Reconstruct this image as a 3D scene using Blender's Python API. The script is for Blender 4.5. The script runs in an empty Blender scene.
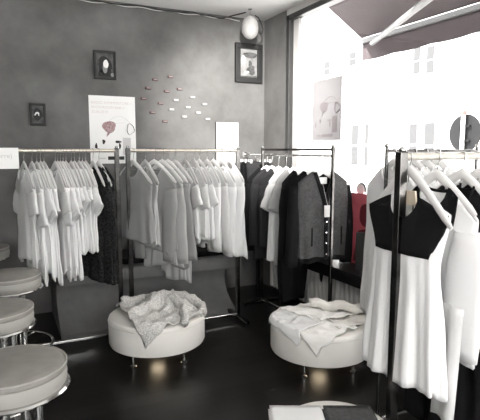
import bpy, bmesh, math, random
from mathutils import Vector, Matrix, noise
random.seed(7)
PI = math.pi
R = math.radians
C = bpy.context.scene.collection
sc = bpy.context.scene

# ------------------------------------------------------------------ materials
def mat(name, col, rough=.6, metal=0, noise_scale=None, col2=None, bump=0, bump_scale=80, spec=.5, detail=4, sheen=0):
    m = bpy.data.materials.new(name); m.use_nodes = True
    nt = m.node_tree; b = nt.nodes['Principled BSDF']
    b.inputs['Base Color'].default_value = (*col, 1)
    b.inputs['Roughness'].default_value = rough
    b.inputs['Metallic'].default_value = metal
    b.inputs['Specular IOR Level'].default_value = spec
    if sheen: b.inputs['Sheen Weight'].default_value = sheen
    tc = nt.nodes.new('ShaderNodeTexCoord')
    if noise_scale:
        n = nt.nodes.new('ShaderNodeTexNoise'); n.inputs['Scale'].default_value = noise_scale; n.inputs['Detail'].default_value = detail
        n.inputs['Roughness'].default_value = .6
        nt.links.new(tc.outputs['Object'], n.inputs['Vector'])
        r = nt.nodes.new('ShaderNodeValToRGB'); r.color_ramp.elements[0].position = .3; r.color_ramp.elements[1].position = .7
        r.color_ramp.elements[0].color = (*col, 1); r.color_ramp.elements[1].color = (*(col2 or col), 1)
        nt.links.new(n.outputs['Fac'], r.inputs['Fac']); nt.links.new(r.outputs['Color'], b.inputs['Base Color'])
    if bump:
        n = nt.nodes.new('ShaderNodeTexNoise'); n.inputs['Scale'].default_value = bump_scale; n.inputs['Detail'].default_value = 3
        nt.links.new(tc.outputs['Object'], n.inputs['Vector'])
        bp = nt.nodes.new('ShaderNodeBump'); bp.inputs['Strength'].default_value = bump; bp.inputs['Distance'].default_value = .01
        nt.links.new(n.outputs['Fac'], bp.inputs['Height']); nt.links.new(bp.outputs['Normal'], b.inputs['Normal'])
    return m

def knit_mat(name, col, col2, scale):
    m = mat(name, col, .95, spec=.1)
    nt = m.node_tree; b = nt.nodes['Principled BSDF']; tc = nt.nodes.new('ShaderNodeTexCoord')
    v = nt.nodes.new('ShaderNodeTexVoronoi'); v.inputs['Scale'].default_value = scale
    nt.links.new(tc.outputs['Object'], v.inputs['Vector'])
    r = nt.nodes.new('ShaderNodeValToRGB'); r.color_ramp.elements[0].color = (*col, 1); r.color_ramp.elements[1].color = (*col2, 1)
    r.color_ramp.elements[0].position = .1; r.color_ramp.elements[1].position = .7
    nt.links.new(v.outputs['Distance'], r.inputs['Fac']); nt.links.new(r.outputs['Color'], b.inputs['Base Color'])
    bp = nt.nodes.new('ShaderNodeBump'); bp.inputs['Strength'].default_value = .8; bp.inputs['Distance'].default_value = .008; bp.invert = True
    nt.links.new(v.outputs['Distance'], bp.inputs['Height']); nt.links.new(bp.outputs['Normal'], b.inputs['Normal'])
    return m

def plank_mat():
    m = mat('dark_wood_planks', (.008, .0075, .007), .3, spec=.35)
    nt = m.node_tree; b = nt.nodes['Principled BSDF']; tc = nt.nodes.new('ShaderNodeTexCoord')
    mp = nt.nodes.new('ShaderNodeMapping'); mp.inputs['Rotation'].default_value = (0, 0, R(2))
    nt.links.new(tc.outputs['Object'], mp.inputs['Vector'])
    br = nt.nodes.new('ShaderNodeTexBrick'); br.inputs['Scale'].default_value = 1
    br.inputs['Brick Width'].default_value = 1.3; br.inputs['Row Height'].default_value = .13; br.inputs['Mortar Size'].default_value = .003
    br.inputs['Color1'].default_value = (.008, .0072, .0066, 1); br.inputs['Color2'].default_value = (.026, .0235, .021, 1); br.inputs['Mortar'].default_value = (.002, .002, .002, 1)
    nt.links.new(mp.outputs['Vector'], br.inputs['Vector'])
    mp2 = nt.nodes.new('ShaderNodeMapping'); mp2.inputs['Scale'].default_value = (3, 40, 1)
    nt.links.new(tc.outputs['Object'], mp2.inputs['Vector'])
    n = nt.nodes.new('ShaderNodeTexNoise'); n.inputs['Scale'].default_value = 1; n.inputs['Detail'].default_value = 5
    nt.links.new(mp2.outputs['Vector'], n.inputs['Vector'])
    mx = nt.nodes.new('ShaderNodeMixRGB'); mx.blend_type = 'MULTIPLY'; mx.inputs['Fac'].default_value = .7
    nt.links.new(br.outputs['Color'], mx.inputs['Color1']); nt.links.new(n.outputs['Fac'], mx.inputs['Color2'])
    nt.links.new(mx.outputs['Color'], b.inputs['Base Color'])
    rr = nt.nodes.new('ShaderNodeMapRange'); rr.inputs['To Min'].default_value = .22; rr.inputs['To Max'].default_value = .42
    nt.links.new(n.outputs['Fac'], rr.inputs['Value']); nt.links.new(rr.outputs['Result'], b.inputs['Roughness'])
    return m

def glass_mat():
    m = bpy.data.materials.new('window_glass'); m.use_nodes = True; nt = m.node_tree; nt.nodes.clear()
    o = nt.nodes.new('ShaderNodeOutputMaterial'); t = nt.nodes.new('ShaderNodeBsdfTransparent'); g = nt.nodes.new('ShaderNodeBsdfGlossy')
    g.inputs['Roughness'].default_value = .02; lw = nt.nodes.new('ShaderNodeLayerWeight'); lw.inputs['Blend'].default_value = .15
    f = nt.nodes.new('ShaderNodeMath'); f.operation = 'MULTIPLY'; f.inputs[1].default_value = .35; nt.links.new(lw.outputs['Facing'], f.inputs[0])
    x = nt.nodes.new('ShaderNodeMixShader')
    nt.links.new(f.outputs[0], x.inputs[0]); nt.links.new(t.outputs[0], x.inputs[1]); nt.links.new(g.outputs[0], x.inputs[2]); nt.links.new(x.outputs[0], o.inputs[0])
    return m

def paper_mat(name, dc, tcol):
    m = bpy.data.materials.new(name); m.use_nodes = True; nt = m.node_tree
    nt.nodes.clear(); o = nt.nodes.new('ShaderNodeOutputMaterial'); d = nt.nodes.new('ShaderNodeBsdfDiffuse'); t = nt.nodes.new('ShaderNodeBsdfTranslucent'); x = nt.nodes.new('ShaderNodeMixShader')
    d.inputs['Color'].default_value = (*dc, 1); t.inputs['Color'].default_value = (*tcol, 1); x.inputs[0].default_value = .6
    nt.links.new(d.outputs[0], x.inputs[1]); nt.links.new(t.outputs[0], x.inputs[2]); nt.links.new(x.outputs[0], o.inputs[0])
    return m

M = dict(
    wall=mat('concrete_plaster', (.092, .0905, .088), .85, noise_scale=2.6, col2=(.165, .163, .160), bump=.1, bump_scale=18, detail=8),
    ceiling=mat('white_ceiling_paint', (.82, .81, .80), .9, bump=.03),
    floor=plank_mat(),
    frame=mat('dark_frame_paint', (.03, .03, .03), .4),
    railpaint=mat('worn_beige_rail', (.40, .375, .33), .45, noise_scale=40, col2=(.50, .475, .43)),
    egg=mat('egg_shell_white', (.26, .255, .25), .6, noise_scale=12, col2=(.32, .315, .31)),
    reveal=mat('pale_reveal_paint', (.5, .49, .48), .7),
    chrome=mat('chrome', (.62, .62, .61), .13, 1),
    darkchrome=mat('dark_steel', (.05, .05, .05), .22, 1, noise_scale=9, col2=(.16, .155, .15)),
    brass=mat('brushed_pale_metal', (.62, .58, .51), .35, 1),
    white=mat('white_cotton', (.80, .80, .80), .9, bump=.15, bump_scale=160, spec=.2),
    white2=mat('off_white_cotton', (.68, .68, .675), .9, bump=.15, bump_scale=160, spec=.2),
    lgrey=mat('light_grey_jersey', (.27, .27, .268), .9, bump=.15, bump_scale=140, spec=.2),
    lgrey2=mat('pale_grey_jersey', (.40, .40, .397), .9, bump=.15, bump_scale=140, spec=.2),
    mgrey=mat('grey_melange', (.045, .045, .046), .9, noise_scale=60, col2=(.085, .085, .086), spec=.2),
    dgrey=mat('charcoal_cloth', (.022, .022, .023), .85, bump=.2, spec=.25),
    black=mat('black_cloth', (.006, .006, .0065), .9, bump=.15, spec=.2),
    bknit=knit_mat('black_knit', (.042, .042, .043), (.012, .012, .012), 70),
    knit=knit_mat('pale_grey_knit', (.74, .73, .71), (.50, .49, .47), 95),
    cream=mat('cream_cloth', (.72, .70, .66), .9, bump=.2, spec=.2),
    linen=mat('white_linen', (.80, .79, .76), .9, bump=.25, bump_scale=60, spec=.2),
    hanger=mat('white_hanger_lacquer', (.80, .79, .78), .35),
    wood=mat('pale_wood', (.55, .47, .36), .6, noise_scale=30, col2=(.62, .54, .43)),
    vinyl=mat('white_leatherette', (.72, .70, .66), .45, noise_scale=5, col2=(.77, .75, .71), bump=.05, bump_scale=60),
    seat=mat('warm_grey_leatherette', (.21, .20, .185), .5, noise_scale=14, col2=(.26, .25, .23), bump=.12, bump_scale=120),
    seatband=mat('pale_seat_band', (.36, .35, .325), .45),
    bench=mat('grey_bench_felt', (.13, .13, .129), .8, noise_scale=6, col2=(.175, .175, .172), bump=.1),
    blackgloss=mat('black_gloss_lacquer', (.008, .007, .008), .42, spec=.3),
    blackmatt=mat('black_matt', (.01, .01, .01), .6),
    radiator=mat('radiator_enamel', (.72, .71, .69), .45),
    paper=mat('white_paper', (.82, .82, .81), .7),
    thin=paper_mat('thin_paper', (.58, .57, .58), (.345, .335, .345)), thinprint=paper_mat('thin_print', (.52, .48, .49), (.31, .29, .30)),
    palegrey=mat('pale_grey_print', (.58, .57, .57), .8),
    paleprint=mat('pale_pink_print', (.66, .60, .60), .8),
    redprint=mat('dull_red_print', (.20, .10, .11), .8, noise_scale=60, col2=(.55, .42, .42)),
    blackprint=mat('black_print', (.012, .012, .012), .7),
    greyprint=mat('mid_grey_print', (.12, .12, .12), .7, noise_scale=25, col2=(.02, .02, .02)),
    faintprint=mat('faint_grey_print', (.50, .48, .49), .8),
    redposter=mat('red_poster_print', (.50, .09, .11), .55, noise_scale=4, col2=(.60, .15, .18)),
    redshade=mat('dark_red_print', (.13, .012, .02), .55),
    pinkprint=mat('pink_print', (.62, .25, .28), .55),
    redtag=mat('red_edged_tag', (.11, .05, .05), .6),
    greytag=mat('grey_tag', (.22, .215, .21), .6),
    photogrey=mat('grey_photo_print', (.16, .16, .158), .7, noise_scale=18, col2=(.30, .30, .298)),
    tagpale=mat('pale_tag', (.72, .71, .70), .6),
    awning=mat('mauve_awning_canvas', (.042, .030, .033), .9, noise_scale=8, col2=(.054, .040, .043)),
    alu=mat('aluminium', (.10, .10, .10), .5, 0),
    facade=mat('white_render_facade', (.36, .355, .35), .9),
    facadewin=mat('facade_window_glass', (.05, .05, .051), .6, spec=.1),
    street=mat('pale_paving', (.40, .395, .39), .9, noise_scale=3, col2=(.46, .455, .45)),
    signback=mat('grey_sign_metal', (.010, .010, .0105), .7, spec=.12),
    signpole=mat('pale_galvanised_pole', (.55, .55, .55), .5),
    redcap=mat('red_cap_plastic', (.5, .06, .05), .5),
    glass=glass_mat(),
)
def emis(name, col, s):
    m = bpy.data.materials.new(name); m.use_nodes = True
    b = m.node_tree.nodes['Principled BSDF']; b.inputs['Emission Color'].default_value = (*col, 1); b.inputs['Emission Strength'].default_value = s
    b.inputs['Base Color'].default_value = (*col, 1)
    return m
M['underlight'] = emis('warm_lamp', (1, .80, .55), 2.6)

# ------------------------------------------------------------------ mesh helpers
class MB:
    def __init__(s): s.v = []; s.f = []
    def add(s, vs, fs):
        o = len(s.v); s.v += [tuple(v) for v in vs]; s.f += [tuple(i + o for i in f) for f in fs]; return s
    def box(s, x0, x1, y0, y1, z0, z1):
        vs = [(x, y, z) for z in (z0, z1) for y in (y0, y1) for x in (x0, x1)]
        return s.add(vs, [(0, 2, 3, 1), (4, 5, 7, 6), (0, 1, 5, 4), (2, 6, 7, 3), (0, 4, 6, 2), (1, 3, 7, 5)])
    def lathe(s, prof, n=40, c=(0, 0, 0)):
        vs = []; fs = []; k = len(prof)
        for i in range(n):
            a = 2 * PI * i / n
            for r, z in prof: vs.append((c[0] + r * math.cos(a), c[1] + r * math.sin(a), c[2] + z))
        for i in range(n):
            j = (i + 1) % n
            for q in range(k - 1): fs.append((i * k + q, j * k + q, j * k + q + 1, i * k + q + 1))
        if prof[0][0] > 1e-6: fs.append(tuple(i * k for i in range(n))[::-1])
        if prof[-1][0] > 1e-6: fs.append(tuple(i * k + k - 1 for i in range(n)))
        return s.add(vs, fs)
    def tube(s, path, r, n=10, closed=False, flat=None, up=(0, 0, 1)):
        # r: number or list, flat: (list of) ratio for the second cross-section axis
        P = [Vector(p) for p in path]; N = len(P); vs = []; fs = []
        rr = r if isinstance(r, (list, tuple)) else [r] * N
        ff = flat if isinstance(flat, (list, tuple)) else [flat or 1] * N
        prev = None
        for i, p in enumerate(P):
            if closed: d = P[(i + 1) % N] - P[i - 1]
            else: d = P[min(i + 1, N - 1)] - P[max(i - 1, 0)]
            d.normalize()
            if prev is None:
                u = Vector(up); a = u - d * u.dot(d)
                if a.length < 1e-4: a = Vector((1, 0, 0)) - d * d.x
            else: a = prev - d * prev.dot(d)
            a.normalize(); prev = a; b = d.cross(a)
            for k in range(n):
                t = 2 * PI * k / n
                vs.append(p + a * (rr[i] * math.cos(t)) + b * (rr[i] * ff[i] * math.sin(t)))
        m = N if closed else N - 1
        for i in range(m):
            j = (i + 1) % N
            for k in range(n):
                l = (k + 1) % n; fs.append((i * n + k, i * n + l, j * n + l, j * n + k))
        if not closed: fs.append(tuple(range(n))[::-1]); fs.append(tuple((N - 1) * n + k for k in range(n)))
        return s.add(vs, fs)
    def prism(s, pts, axis, a, b):
        # polygon pts extruded along an axis between a and b
        def mk(p, t): return {'x': (t, p[0], p[1]), 'y': (p[0], t, p[1]), 'z': (p[0], p[1], t)}[axis]
        n = len(pts); vs = [mk(p, a) for p in pts] + [mk(p, b) for p in pts]
        fs = [(i, (i + 1) % n, n + (i + 1) % n, n + i) for i in range(n)] + [tuple(range(n))[::-1], tuple(range(n, 2 * n))]
        return s.add(vs, fs)
    def grid(s, fn, nu, nv, wrap=False):
        vs = [fn(i, j) for i in range(nu) for j in range(nv)]; fs = []
        for i in range(nu - (0 if wrap else 1)):
            for j in range(nv - 1):
                k = (i + 1) % nu; fs.append((i * nv + j, i * nv + j + 1, k * nv + j + 1, k * nv + j))
        return s.add(vs, fs)
    def build(s, name, material, parent=None, smooth=False, bevel=0, solid=0, sub=0, loc=(0, 0, 0)):
        me = bpy.data.meshes.new(name); me.from_pydata(s.v, [], s.f); me.validate()
        bm = bmesh.new(); bm.from_mesh(me); bmesh.ops.recalc_face_normals(bm, faces=bm.faces); bm.to_mesh(me); bm.free()
        o = bpy.data.objects.new(name, me); C.objects.link(o); o.location = loc
        me.materials.append(M[material] if isinstance(material, str) else material)
        if smooth:
            for p in me.polygons: p.use_smooth = True
            if smooth == 'auto':
                try: me.set_sharp_from_angle(angle=R(40))
                except Exception: pass
        if parent: o.parent = parent
        if bevel:
            b = o.modifiers.new('bevel', 'BEVEL'); b.width = bevel; b.segments = 2; b.limit_method = 'ANGLE'; b.angle_limit = R(40)
        if solid:
            b = o.modifiers.new('solid', 'SOLIDIFY'); b.thickness = solid; b.offset = 0
        if sub:
            b = o.modifiers.new('sub', 'SUBSURF'); b.levels = sub; b.render_levels = sub
        return o

def tag(o, label, cat, group=None):
    o['label'] = label; o['category'] = cat
    if group: o['group'] = group
    return o
def thing(name, label, cat, loc=(0, 0, 0), rz=0, group=None):
    o = bpy.data.objects.new(name, None); o.empty_display_size = .1; C.objects.link(o); o.location = loc; o.rotation_euler = (0, 0, rz)
    return tag(o, label, cat, group)
def struct(o): o['kind'] = 'structure'; return o
ORD = ['', 'first', 'second', 'third', 'fourth', 'fifth', 'sixth', 'seventh', 'eighth', 'ninth', 'tenth', 'eleventh', 'twelfth', 'thirteenth', 'fourteenth', 'fifteenth', 'sixteenth', 'seventeenth', 'eighteenth']
def text(s, size, material, parent, loc, rot=(R(90), 0, 0), name='lettering', align='LEFT', extrude=.0006):
    cu = bpy.data.curves.new(name, 'FONT'); cu.body = s; cu.size = size; cu.align_x = align; cu.extrude = extrude
    t = bpy.data.objects.new('tmp', cu); C.objects.link(t)
    bpy.context.view_layer.update()
    me = bpy.data.meshes.new_from_object(t.evaluated_get(bpy.context.evaluated_depsgraph_get()))
    bpy.data.objects.remove(t)
    o = bpy.data.objects.new(name, me); C.objects.link(o); me.materials.clear(); me.materials.append(M[material])
    o.location = loc; o.rotation_euler = rot; o.parent = parent
    return o
def blob(cx, cz, rx, rz, n=18, wob=0, seed=0):
    rnd = random.Random(seed); ph = rnd.random() * 6
    return [(cx + rx * (1 + wob * math.sin(3 * a + ph) + wob * .6 * math.sin(5 * a + 2 * ph)) * math.cos(a), cz + rz * (1 + wob * math.sin(3 * a + ph)) * math.sin(a)) for a in [2 * PI * i / n for i in range(n)]]

# ------------------------------------------------------------------ room
YB, XW, ZC = 4.75, 2.60, 2.86
struct(MB().box(-2.6, XW + .05, -3.2, YB + .1, -.1, 0).build('floor', 'floor'))
struct(MB().box(-2.6, XW + .15, -3.2, YB + .1, ZC, ZC + .12).build('ceiling', 'ceiling'))
struct(MB().box(-2.6, XW + .15, YB, YB + .12, 0, ZC).build('wall_back', 'wall'))
struct(MB().box(-2.7, -2.6, -3.2, YB + .1, 0, ZC).build('wall_left', 'wall'))
struct(MB().box(-2.6, 2.75, -3.3, -3.2, 0, 1.1).box(-2.6, 2.75, -3.3, -3.2, 2.75, ZC).box(-2.6, -2.4, -3.3, -3.2, 1.1, 2.75).box(1.6, 2.75, -3.3, -3.2, 1.1, 2.75).build('wall_rear', 'ceiling'))
struct(MB().box(XW, XW + .15, 4.28, YB, 0, ZC).box(XW, XW + .15, -3.2, 4.28, 0, .55).box(XW, XW + .15, -3.2, -2.4, .55, ZC).build('wall_right', 'wall'))
w = MB().box(XW - .01, XW + .11, -2.4, 4.28, 2.80, ZC).build('trim_1', 'reveal'); struct(w)
win = struct(bpy.data.objects.new('window_1', None)); C.objects.link(win); win.location = (XW, 1, .55)
MB().box(-.015, .075, 3.225, 3.28, .0, 2.25).box(-.015, .075, -3.4, -3.345, 0, 2.25).box(-.015, .075, -3.4, 3.28, 2.20, 2.25).box(-.015, .075, -3.4, 3.28, -.0, .05).build('window_frame', 'frame', win, bevel=.004)
MB().box(.035, .07, 3.13, 3.224, .05, 2.2).build('inner_reveal_strip', 'reveal', win)
MB().box(.045, .051, -3.345, 3.13, .05, 2.2).build('window_pane', 'glass', win)
struct(MB().box(-2.6, .2, YB - .012, YB, 0, .07).build('baseboard_back', 'blackmatt'))

# ------------------------------------------------------------------ outside the window
struct(MB().box(-30, 30, -30, 45, -.25, -.12).build('street_pavement', 'street'))
fac = thing('town_house', 'white rendered town house across the street outside the window', 'building', (13, 6, -.12))
MB().box(0, .5, -30, 34, 0, 12).build('facade', 'facade', fac)
for y, wd_, z, h_ in ((15.82, .40, .9, 1.6), (15.22, .18, .9, 1.6), (12.72, .33, 1.0, 1.4), (11.95, .42, .9, 1.5), (20.6, .4, .9, 1.6), (8.6, .42, .9, 1.5), (5.2, .42, .9, 1.5), (1.8, .42, .9, 1.5),
                     (12.72, .28, 4.1, .85), (12.12, .30, 4.05, .85), (17.85, .36, 4.75, .55), (16.1, .4, 4.9, .5), (20.4, .36, 4.8, .5), (8.6, .42, 4.1, .9), (5.2, .42, 4.1, .9), (1.8, .42, 4.1, .9)):
    fw = MB().box(-.03, .04, y - 6 - .08, y - 6 + wd_ + .08, z + .04, z + h_ + .20).build('facade_window', 'facade', fac)
    MB().box(-.045, -.03, y - 6, y - 6 + wd_, z + .12, z + .12 + h_ * .46).box(-.045, -.03, y - 6, y - 6 + wd_, z + .12 + h_ * .52, z + .12 + h_).build('window_pane', 'facadewin', fw)
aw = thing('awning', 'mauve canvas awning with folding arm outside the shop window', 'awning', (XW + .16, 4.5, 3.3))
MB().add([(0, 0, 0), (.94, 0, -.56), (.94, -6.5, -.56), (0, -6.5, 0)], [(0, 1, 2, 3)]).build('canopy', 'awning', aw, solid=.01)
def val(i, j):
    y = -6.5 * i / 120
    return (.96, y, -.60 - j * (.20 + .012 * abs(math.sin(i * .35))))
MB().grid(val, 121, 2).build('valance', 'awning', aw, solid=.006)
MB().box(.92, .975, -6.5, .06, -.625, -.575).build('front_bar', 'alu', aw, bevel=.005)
MB().tube([(.90, -.22, -.66), (.02, -1.95, -.70)], .028, 8).build('folding_arm', 'alu', aw, smooth='auto')
MB().tube([(.90, -4.8, -.66), (.02, -3.2, -.70)], .028, 8).build('folding_arm', 'alu', aw, smooth='auto')
sg = thing('road_sign', 'round grey back of a road sign on a pale pole across the window', 'sign', (7, 5.85, -.12))
MB().tube([(0, 0, 0), (0, 0, 2.22)], .035, 12).build('sign_pole', 'signpole', sg, smooth='auto')
MB().tube([(0, 0, 2.2), (0, 0, 2.27)], .04, 12).build('pole_cap', 'redcap', sg, smooth='auto')
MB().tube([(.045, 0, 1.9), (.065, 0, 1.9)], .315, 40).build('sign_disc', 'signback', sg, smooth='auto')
MB().box(.0, .046, -.12, .12, 1.76, 1.79).box(.0, .046, -.12, .12, 2.0, 2.03).build('clamp', 'signback', sg)

# ------------------------------------------------------------------ things on the back wall
def picture(name, label, x0, x1, z0, z1, border, depth, mats):
    t = thing(name, label, 'picture', ((x0 + x1) / 2, YB, z0)); w = (x1 - x0) / 2; h = z1 - z0; b = border
    MB().box(-w, w, -depth, 0, 0, b).box(-w, w, -depth, 0, h - b, h).box(-w, -w + b, -depth, 0, b, h - b).box(w - b, w, -depth, 0, b, h - b).build('picture_frame', 'blackmatt', t, bevel=.004)
    MB().box(-w + b, w - b, -.012, -.002, b, h - b).build('print', mats[0], t)
    for i, (m, polys) in enumerate(mats[1:]):
        for p in polys: MB().prism([(x, z + h / 2) for x, z in p], 'y', -.0135 - .0008 * i, -.0121 - .0001 * i).build('printed_shape', m, t)
    return t
picture('framed_picture', 'black framed dark portrait print above the poster', .814, 1.015, 2.150, 2.408, .022, .025, ['greyprint',
    ('blackprint', [blob(0, .0, .06, .08, wob=.08, seed=3), [(-.07, -.11), (.08, -.11), (.05, -.04), (-.05, -.04)]]),
    ('lgrey', [blob(.0, -.03, .022, .045, seed=1), blob(.065, -.085, .016, .018)]),
    ('paper', [blob(.008, .01, .024, .038, wob=.05, seed=5)])])
picture('framed_picture', 'smallest black framed dark print at far left of wall', .251, .385, 1.715, 1.909, .02, .03, ['greyprint',
    ('blackprint', [blob(0, .0, .035, .055, wob=.1, seed=8)]),
    ('paper', [[(-.03, -.005), (-.018, .018), (.0, .022), (.012, .012), (.01, -.015), (.002, -.008), (.0, .006), (-.012, .006), (-.022, -.012)]])])
picture('framed_picture', 'largest black framed pale picture near the window corner', 2.245, 2.56, 2.205, 2.605, .055, .04, ['photogrey',
    ('greyprint', [blob(.02, .085, .085, .03, wob=.06, seed=2), blob(.02, -.005, .02, .035, wob=.1, seed=4), blob(.03, -.07, .05, .05, wob=.15, seed=6), [(-.105, -.15), (.105, -.15), (.105, -.125), (-.105, -.13)]]),
    ('lgrey2', [blob(-.06, .03, .03, .05, wob=.1, seed=9), blob(-.02, -.09, .03, .012)])])

def poster(name, label, loc, rz, w, h, base, inks, lines):
    t = thing(name, label, 'poster', loc, rz)
    MB().box(-w / 2, w / 2, -.004, 0, 0, h).build('sheet', base, t)
    k = w / .43
    def P(m, polys, nm):
        mb = MB()
        for p in polys: mb.prism([(x * k, z * h / .63) for x, z in p], 'y', -.0055, -.0041)
        mb.build(nm, m, t)
    P(inks[0], [blob(-.035, .345, .062, .055, 24, .08, 2), [(-.05, .30), (-.02, .30), (-.045, .265), (-.06, .25), (-.062, .262)]], 'red_motif')
    ring = blob(.165, .325, .034, .05, 24, .1, 7)
    mb = MB(); mb.tube([(x * k, -.0052, z * h / .63) for x, z in ring], .014 * k, 6, closed=True, flat=.1, up=(0, 1, 0)); mb.build('black_motif', inks[1], t)
    for fig in ([blob(-.09, .205, .014, .022, 12, .15, 1), blob(.045, .205, .03, .012, 12, .15, 3), blob(.06, .165, .01, .03, 12, .1, 4), blob(-.16, .165, .012, .026, 12, .2, 5), [(-.055, .035), (.10, .035), (.10, .068), (-.055, .068)]]): P(inks[1], [fig], 'small_figure')
    P(inks[2], [[(.09, .08), (.165, .08), (.165, .245), (.09, .245)]], 'grey_block'); P(inks[2], [[(-.14, .045), (-.075, .045), (-.075, .055), (-.14, .055)]], 'grey_caption')
    mb = MB(); mb.tube([((-.035 + .2 * q) * k, -.0048, (.40 + .06 * math.sin(q * 2.6) - .05 * q * q) * h / .63) for q in [i / 10 for i in range(11)]], .0022, 5); mb.tube([(.02 * k, -.0048, .38 * h / .63), (.12 * k, -.0048, .385 * h / .63)], .0018, 5); mb.build('thin_lines', inks[2], t)
    for i, s in enumerate(lines): text(s, .034 * k, inks[3], t, (-.195 * k, -.0045, (.555 - .042 * i) * h / .63), name='lettering')
    return t
poster('poster', 'white paper poster with red motif on grey wall behind racks', (.972, YB, 1.372), 0, .43, .63, 'paper', ('redprint', 'blackprint', 'palegrey', 'paleprint'), ['RADIO SOMMERSTORE //', 'SHOWROOM BAR //', '22.06.2010'])
wp = poster('poster', 'faded translucent poster hung on the shop window glass', (2.634, 3.655, 1.585), R(-90), .43, .54, 'thin', ('thinprint', 'thinprint', 'thinprint', 'thinprint'), [])
t = thing('paper_sheet', 'blank white paper sheet on wall behind the middle rack', 'sheet', (2.155, YB, 1.36))
MB().box(-.13, .13, -.012, 0, 0, .425).build('sheet', 'paper', t)
MB().box(-.133, -.125, -.02, 0, 0, .43).build('dark_side_edge', 'frame', t)
mb = MB()
for z in (.10, .13, .16, .20, .23, .29): mb.box(-.09, .05, -.0132, -.0121, z, z + .006)
mb.build('faint_print_lines', 'paper', t)

# scattered little tags, like a swarm
tags = [(1.39, 2.178, 1), (1.546, 2.215, 1), (1.321, 2.094, 1), (1.505, 2.072, 1), (1.638, 2.102, 1), (1.273, 1.994, 1), (1.44, 1.955, 1), (1.597, 1.992, 0), (1.773, 2.028, 0), (1.55, 1.899, 0), (1.722, 1.927, 0), (1.903, 1.964, 0), (1.359, 1.864, 1), (1.481, 1.78, 1), (1.683, 1.833, 0), (1.834, 1.877, 0), (1.935, 1.816, 0)]
tags.sort()
for i, (x, z, red) in enumerate(tags):
    t = thing('wall_tag', ('small red-edged tag' if red else 'small pale tag') + ', %s from the left of the swarm on the grey wall' % ORD[i + 1], 'tag', (x, YB, z), 0, 'tags scattered on the back wall')
    MB().box(-.028, .028, -.016, 0, -.0115, .0115).build('tag_body', 'redtag' if red else 'greytag', t, bevel=.003)
    MB().box(-.017, .020, -.018, -.0155, -.0045, .0045).build('tag_insert', 'greytag' if red else 'tagpale', t)

# pendant egg and its cable
t = thing('pendant_lamp', 'white egg-shaped pendant with black cable hanging below the ceiling corner', 'lamp', (2.247, 4.4, ZC))
prof = [(.0001, -.29)] + [(.083 * math.sin(a) * (1 + .06 * math.cos(a)), -.178 - .112 * math.cos(a)) for a in [PI * i / 16 for i in range(1, 16)]] + [(.0001, -.066)]
MB().lathe(prof, 28).build('egg_shade', 'egg', t, smooth=True)
MB().tube([(0, 0, -.07), (0, 0, 0)], .003, 6).lathe([(.0001, -.0), (.02, -.0), (.02, -.012), (.0001, -.012)], 12).build('hanging_wire', 'chrome', t)
MB().tube([(.03, -.05, -.075), (.075, -.03, -.085), (.12, -.01, -.13), (.145, 0, -.185), (.13, 0, -.225), (.10, -.01, -.23), (.075, -.02, -.205)], .006, 8).build('cable_loop', 'blackmatt', t, smooth=True)
for dx, dz in ((.03, -.18), (-.01, -.20)): MB().lathe([(.0001, -.004), (.004, 0), (.0001, .004)], 8, (dx, -.082, dz)).build('small_screw', 'frame', t)
pts = []
for i in range(61):
    q = i / 60; x = .75 + 1.48 * q
    pts.append((x, YB - .03 - .26 * max(0, (q - .9) / .1) ** 2, ZC - .012 - .016 * abs(math.sin(q * 9)) - .01 * math.sin(q * 23) ** 2 * q))
tag(MB().tube(pts, .006, 6).build('ceiling_cable', 'blackmatt', smooth=True), 'black cable running along the ceiling edge to the egg pendant', 'cable')
tag(MB().tube([(.6 + 1.7 * i / 40, YB - .008, ZC - .03 + .006 * math.sin(i * .9)) for i in range(41)], .0035, 6).build('ceiling_wire', 'tagpale', smooth=True), 'thin pale wire on the wall just under the ceiling', 'wire')

# ------------------------------------------------------------------ bench, cushions
prof = [(4.74, 0), (3.97, 0), (3.97, .035), (4.0, .05), (4.09, .09), (4.17, .15), (4.22, .22), (4.235, .29), (4.22, .35), (4.17, .405), (4.10, .43), (3.96, .435), (3.955, .445), (3.955, .53), (3.965, .54), (4.74, .54)]
t = thing('wall_bench', 'long grey wall bench with concave front behind the racks', 'bench', (1.13, 4.3, 0))
MB().prism([(y - 4.3, z) for y, z in prof], 'x', -.77, .76).build('bench_body', 'bench', t, smooth='auto')
MB().box(-.77, .76, .40, .449, .54, .80).build('back_panel', 'bench', t, bevel=.006)
mb = MB()
for x in (-.26, .25): mb.box(x - .002, x + .002, -.347, -.343, .445, .535)
mb.build('seam', 'frame', t)
for i, (x, lab) in enumerate(((.60, 'leftmost black seat cushion on the grey bench, behind the tees'), (1.06, 'black seat cushion at the middle of the grey bench'), (1.66, 'rightmost black seat cushion on the grey bench, below white shirts'))):
    c = thing('seat_cushion', lab, 'cushion', (x, 4.25, .541), 0, 'cushions on the bench')
    MB().box(-.19, .19, -.20, .20, .0, .055).build('cushion_body', 'black', c, bevel=.02)
    MB().tube([(-.185, -.197, .028), (.185, -.197, .028), (.19, .197, .028), (-.19, .197, .028)], .004, 6, closed=True).build('piping', 'dgrey', c)

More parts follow.
